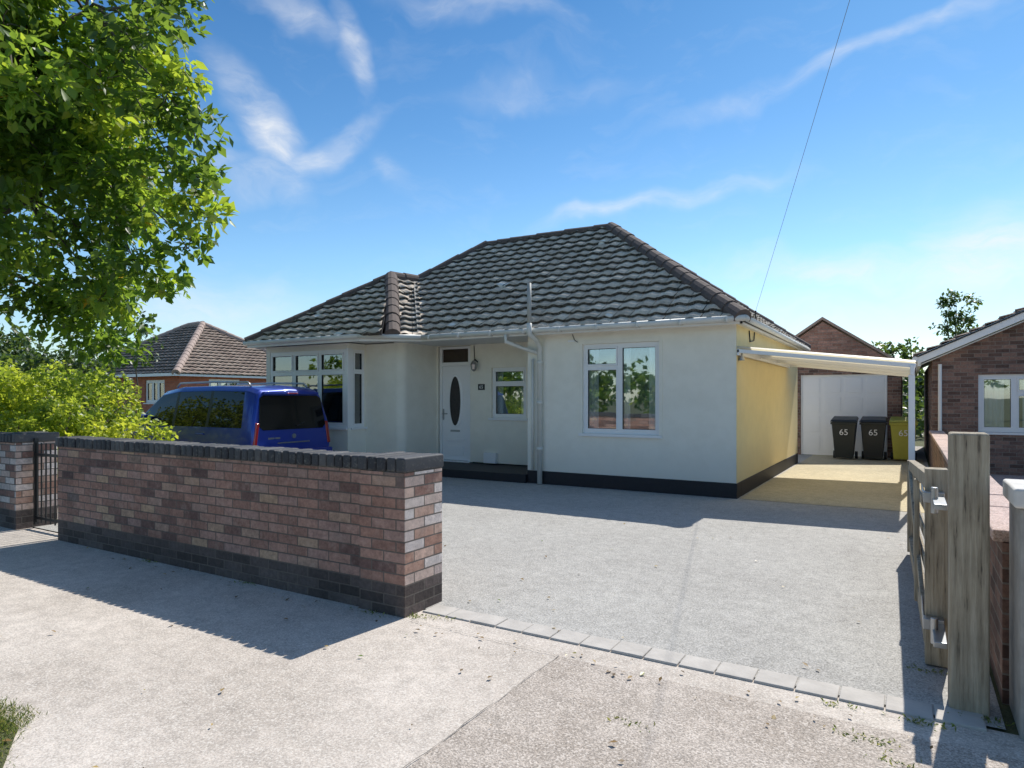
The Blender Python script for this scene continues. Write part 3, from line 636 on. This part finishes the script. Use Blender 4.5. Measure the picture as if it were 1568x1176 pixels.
A=rng.normal(size=(n,3))*[1,1,.15]; Nn=np.c_[rng.normal(0,.2,(n,2)),np.ones(n)]
leaves('fallen_leaves',P,A,Nn,rng.uniform(.012,.045,n),.28,M_litter,rng.random(n))
n=60000; P=np.c_[rng.uniform(-5.2,-2.9,n),rng.uniform(.5,1.55,n),np.full(n,.010)]; P=P[(P[:,1]+.04*np.sin(P[:,0]*9)+rng.normal(0,.04,n))<1.46-.75*np.clip(P[:,0]+3.5,0,1)]
n=len(P); A=np.c_[rng.normal(0,.6,(n,2)),np.ones(n)]; Nn=rng.normal(size=(n,3))
leaves('grass_verge',P,A,Nn,rng.uniform(.01,.03,n),.08,M_grassb,rng.random(n))
P=[];
for (x,yy,k) in [(-3.2,3.46,40),(-2.93,3.55,60),(-2.75,3.62,30),(-.3,3.6,30),(.05,3.6,60),(.3,3.78,60),(-6,3.48,40),(-4.6,3.48,30),(.1,4.3,60),(-.15,3.3,60),(-.05,3.15,40),(-1.1,2.9,25)]:
    for _ in range(k): P.append((x+rng.normal(0,.06),yy+rng.normal(0,.02),.01))
P=np.array(P); n=len(P); A=np.c_[rng.normal(0,.8,(n,2)),np.ones(n)*.6]; leaves('weeds',P,A,rng.normal(size=(n,3)),rng.uniform(.01,.03,n),.18,M_grassb,rng.random(n))
# ================================================================ TREES
def foliage(parent,name,clumps,per,size,mat,seed,wd=.26,squash=.8,shell=.55,bv=.26,bm_=.45):
    rg_=np.random.default_rng(seed); Ps=[];As=[];Ls=[];Rs=[]
    for (c,r) in clumps:
        n=int(per*r*r*4); nc=max(1,n//6)
        d=rg_.normal(size=(nc,3)); d/=np.linalg.norm(d,axis=1,keepdims=True); q=r*rg_.random(nc)**shell
        cen=np.array(c)+d*q[:,None]*[1,1,squash]
        base=rg_.normal(bm_,bv)
        for k in range(6):
            Ps.append(cen+rg_.normal(0,size*.25,(nc,3))); a=d*.5+rg_.normal(0,.8,(nc,3)); a[:,2]-=.35; As.append(a)
            Ls.append(size*rg_.uniform(.6,1.25,nc)); Rs.append(np.clip(base+rg_.normal(0,.22,nc),0,.985)+.015*(rg_.random(nc)<.02))
    P=np.concatenate(Ps);A=np.concatenate(As);L=np.concatenate(Ls);r_=np.concatenate(Rs); Nn=rg_.normal(0,.6,P.shape); Nn[:,2]+=1
    return leaves(name,P,A,Nn,L,wd,mat,r_,origin=tuple(parent.location),parent=parent)
def limb(mb,p,q,r0,r1,bend,rg_,n=6):
    p,q=V(p),V(q); pts=[];rs=[]; L=(q-p).length
    o=V(rg_.normal(0,1,3)); 
    for i in range(n+1):
        t=i/n; pts.append(p.lerp(q,t)+o*(bend*L*math.sin(t*math.pi)*.3)+V((0,0,bend*L*.5*math.sin(t*math.pi)))+V(rg_.normal(0,.02*L*(0<i<n),3))); rs.append(r0+(r1-r0)*t)
    mb.tube(pts,rs,M_bark,8); return pts
def tree(name,base,h,crown_c,crown_r,nclump,cr,per,size,mat,seed,r0=.2,extra=(),wd=.26,forkz=.45):
    e=empty(name,base); rg_=np.random.default_rng(seed); mb=MB(); base=V(base); top=V((crown_c[0],crown_c[1],crown_c[2]))
    fork=base.lerp(V((base.x,base.y,top.z)),forkz); limb(mb,base,fork,r0,r0*.75,.05,rg_)
    cl=[]
    for i in range(nclump):
        d=rg_.normal(size=3); d/=np.linalg.norm(d); q=rg_.random()**.45
        c=np.array(crown_c)+d*q*np.array(crown_r); cl.append((c,cr*rg_.uniform(.55,1.3)))
    cl+= [(np.array(c),r) for c,r in extra]
    mains=[]
    for i in range(7):
        a=2*math.pi*i/7+rg_.normal(0,.2); q=V((crown_c[0]+crown_r[0]*.5*math.cos(a),crown_c[1]+crown_r[1]*.4*math.sin(a)+.3,crown_c[2]+rg_.uniform(-.3,.5)*crown_r[2]))
        mains+=limb(mb,fork,q,r0*.38,r0*.13,.15,rg_)[2:]
    for c,r in cl:
        c=V(c); m=min(mains,key=lambda p:(p-c).length); limb(mb,m,c,r0*.09,r0*.025,.1,rg_,4)
        for _ in range(3):
            o=V(rg_.normal(0,1,3)); o=o.normalized()*r*.75; limb(mb,c,c+o,r0*.03,.003,.1,rg_,3)
    mb.obj('trunk_and_limbs',e,smooth=True); foliage(e,'crown',cl,per,size,mat,seed+1,wd); return e
tree('broadleaf_tree',(-12.9,3.9,0),8,(-11.0,4.2,5.7),(3.2,2.5,3.2),108,.60,245,.17,M_leaf,11,.24,
     extra=[((-8.9,5.0,3.3),.5),((-9.5,4.9,2.95),.45),((-8.3,5.1,4.1),.5),((-7.9,4.8,5.2),.5),((-8.0,4.5,6.0),.5),((-8.6,5.2,3.15),.36),((-10,5.2,3.1),.55),((-10.8,5.2,2.9),.6),((-8.1,4.9,4.7),.45),((-11.5,5.4,2.8),.6),((-10.4,5.0,4.0),.7),((-9.4,4.6,4.6),.6),((-9.2,4.9,3.9),.5),((-8.6,4.4,5.5),.5),
     ((-11.2,5.8,2.5),.6),((-7.75,5.3,3.85),.33),((-7.8,5.2,4.3),.36),((-7.6,4.95,4.9),.36),((-7.6,4.8,5.5),.38),((-8.2,5.3,3.5),.33),((-10.5,4.2,6.2),.7),((-9.9,3.4,5.2),.6),((-10.2,3.2,6.0),.6),((-9.4,3.8,6.6),.6)],wd=.27)
HG=empty('garden_hedge',(-12,5.6,0)); rg_=np.random.default_rng(5); cl=[]
for i in range(115):
    x=rg_.uniform(-15.5,-9.9); yy=rg_.uniform(4.3,6.0); top=1.15+.80*min(1,(-9.9-x)/2.0)
    cl.append((np.array((x,yy,rg_.uniform(.4,top))),rg_.uniform(.26,.48)))
foliage(HG,'foliage',cl,620,.085,M_hleaf,6,.3,shell=.4,bv=.2,bm_=.55)
hm=MB(); 
for c,r in cl[:40]: limb(hm,(c[0],c[1],0),c,.03,.008,.05,rg_,4)
hm.obj('stems',HG)
SH=empty('dark_shrub',(-19,8.5,0)); cl=[(np.array((rg_.uniform(-23,-18.0),rg_.uniform(7.5,11),rg_.uniform(.5,3.0))),rg_.uniform(.5,.8)) for i in range(40)]
foliage(SH,'foliage',cl,130,.14,M_dleaf,8,.3)
hm=MB(); [limb(hm,(c[0],c[1],0),c,.04,.01,.05,rg_,4) for c,r in cl]; hm.obj('stems',SH)
tree('tall_poplar_tree',(2.5,48,0),8,(2.5,48,5.6),(1.0,1.0,2.4),26,.55,60,.28,M_dleaf,21,.15)
def mass(name,pts,r,per,size,seed,mat=M_dleaf):
    e=empty(name,pts[0]); g_=np.random.default_rng(seed); cl=[]
    for p in pts:
        for k in range(9): cl.append((np.array(p)+g_.normal(0,r*.5,3)*[1.3,1,.9],r*g_.uniform(.4,.7)))
    foliage(e,'foliage',cl,per,size,mat,seed,.32); mb=MB()
    for p in pts: limb(mb,(p[0],p[1],0),p,.12,.04,.05,g_,4)
    mb.obj('trunks',e); return e
mass('distant_trees',[(-2.5,45,2.6),(-.5,44,2.9),(1.2,46,2.4),(4,46,2.8),(-5,46,2.2),(7,48,3),(.3,38,1.4),(.9,36,1.2),(0,30,.9)],1.6,45,.3,31)
mass('distant_trees',[(-42,24,3.4),(-47,20,3.4),(-40,14,2.6),(-48,10,3)],2.2,30,.4,32)
mass('roadside_trees',[(x,-20+3*math.sin(x),3.2+1.0*math.sin(x*1.7)) for x in range(-40,30,7)],2.6,22,.45,33,M_leaf)
PO=empty('telegraph_pole',(2.3,-1.3,0)); m=MB(); m.tube([(2.3,-1.3,0),(2.3,-1.3,9)],[.15,.11],M_wood,14); m.box(1.7,2.9,-1.35,-1.25,8.5,8.6,M_wood); m.obj('pole',PO)
a=V((-2.15,YF+1.2,2.95)); b_=V((2.3,-1.3,8.62)); m=MB(); m.tube([a.lerp(b_,t/24)-V((0,0,.12*math.sin(math.pi*t/24))) for t in range(25)],.0025,plain('grey_cable',(.2,.22,.25),.6),6); m.obj('overhead_cable',PO)
# ================================================================ WORLD / SUN / CAMERA
to_sun=V((.09,.81,1)).normalized(); el=math.asin(to_sun.z); az=math.atan2(to_sun.x,to_sun.y)
W=bpy.data.worlds.new('World'); sc.world=W; W.use_nodes=True; nt=W.node_tree; bg=nt.nodes['Background']
t=NT.__new__(NT); t.t=nt; t.m=None
sky=t.n('TexSky'); sky.sky_type='NISHITA'; sky.sun_disc=False; sky.sun_elevation=el; sky.sun_rotation=az; sky.air_density=1.0; sky.dust_density=.4; sky.ozone_density=2.0; sky.altitude=0
gen=t.coord('Generated'); sp=t.n('SeparateXYZ'); t.l(gen,sp.inputs[0])
azn=t.math('ARCTAN2',sp.outputs[0],sp.outputs[1]); eln=t.math('ARCSINE',sp.outputs[2])
cv=t.n('CombineXYZ'); t.l(azn,cv.inputs[0]); t.l(eln,cv.inputs[1])
nz=t.n('TexNoise'); nz.inputs['Scale'].default_value=6; nz.inputs['Detail'].default_value=4; t.l(cv.outputs[0],nz.inputs['Vector'])
sub=t.n('VectorMath',operation='SUBTRACT'); t.l(nz.outputs['Color'],sub.inputs[0]); sub.inputs[1].default_value=(.5,.5,.5)
scl=t.n('VectorMath',operation='SCALE'); t.l(sub.outputs[0],scl.inputs[0]); scl.inputs['Scale'].default_value=.14
wv=t.n('VectorMath',operation='ADD'); t.l(cv.outputs[0],wv.inputs[0]); t.l(scl.outputs[0],wv.inputs[1])
strokes=[(405,185,95,24,-48,.95),(460,235,120,18,28,.65),(545,55,55,18,-72,.7),(470,10,90,16,-15,.4),(740,8,130,18,-8,.4),(1000,318,160,13,8,.6),(1290,85,250,11,12,.4),(1330,430,200,24,-6,.6),(1530,395,120,50,25,.75),(1320,485,300,28,0,.5),(820,135,140,14,4,.25),(330,470,150,35,0,.45),(600,265,40,18,-60,.2),(300,270,110,12,25,.4)]
acc=None
for (px_,py_,la,lb,ang,st) in strokes:
    a0=math.atan((px_-784)/1010)-math.radians(31); e0_=math.atan((609-py_)/math.hypot(1010,px_-784))
    mp=t.n('Mapping',vector_type='TEXTURE'); mp.inputs['Location'].default_value=(a0,e0_,0); mp.inputs['Rotation'].default_value=(0,0,math.radians(ang)); mp.inputs['Scale'].default_value=(la/1010*1.2,lb/1010*1.6,1)
    t.l(wv.outputs[0],mp.inputs[0]); ln=t.n('VectorMath',operation='LENGTH'); t.l(mp.outputs[0],ln.inputs[0])
    mr=t.n('MapRange',interpolation_type='SMOOTHSTEP'); mr.inputs[1].default_value=1.2; mr.inputs[2].default_value=.0; mr.inputs[3].default_value=0; mr.inputs[4].default_value=st; t.l(ln.outputs['Value'],mr.inputs[0])
    acc=mr.outputs[0] if acc is None else t.math('MAXIMUM',acc,mr.outputs[0])
mp=t.n('Mapping'); mp.inputs['Rotation'].default_value=(0,0,math.radians(-20)); mp.inputs['Scale'].default_value=(5,13,1); t.l(wv.outputs[0],mp.inputs[0])
nn=t.noise(1.4,6,.62,mp.outputs[0]); st_=t.ramp(nn,[(.3,(.15,.15,.15)),(.62,(1,1,1))])
cl_=t.math('MULTIPLY',acc,st_)
thin=t.math('MULTIPLY',t.ramp(nn,[(.52,(0,0,0)),(.85,(1,1,1))]),.12)
cl_=t.math('ADD',cl_,thin,clamp=True)
grad=t.ramp(eln,[(0,(1.0,1.06,1.06)),(.2,(.72,.96,1.06)),(.38,(.45,.75,.93)),(.58,(.27,.58,.80)),(.75,(.6,.8,.95)),(1,(1.05,1.05,1.02))])
c=t.mix(1.0,sky.outputs[0],grad,'MULTIPLY')
c=t.mix(cl_,c,(6.3,6.4,6.5))
t.l(c,bg.inputs['Color']); bg.inputs['Strength'].default_value=.15
sl_=bpy.data.lights.new('sun','SUN'); sl_.energy=5.0; sl_.angle=math.radians(.5); sl_.color=(1,.96,.89); so=bpy.data.objects.new('sun',sl_); sc.collection.objects.link(so); so.rotation_euler=(-to_sun).to_track_quat('-Z','Y').to_euler(); so.location=(5,20,25)
cam=bpy.data.cameras.new('camera'); cam.sensor_width=36; cam.lens=36*1010/1568; cam.shift_y=21/1568; cam.clip_end=1500; cam.clip_start=.05
co=bpy.data.objects.new('camera',cam); sc.collection.objects.link(co); co.location=(0,0,1.52); co.rotation_euler=(math.radians(90),0,math.radians(31)); sc.camera=co
sc.view_settings.view_transform='Standard'; sc.view_settings.look='None'; sc.view_settings.exposure=0
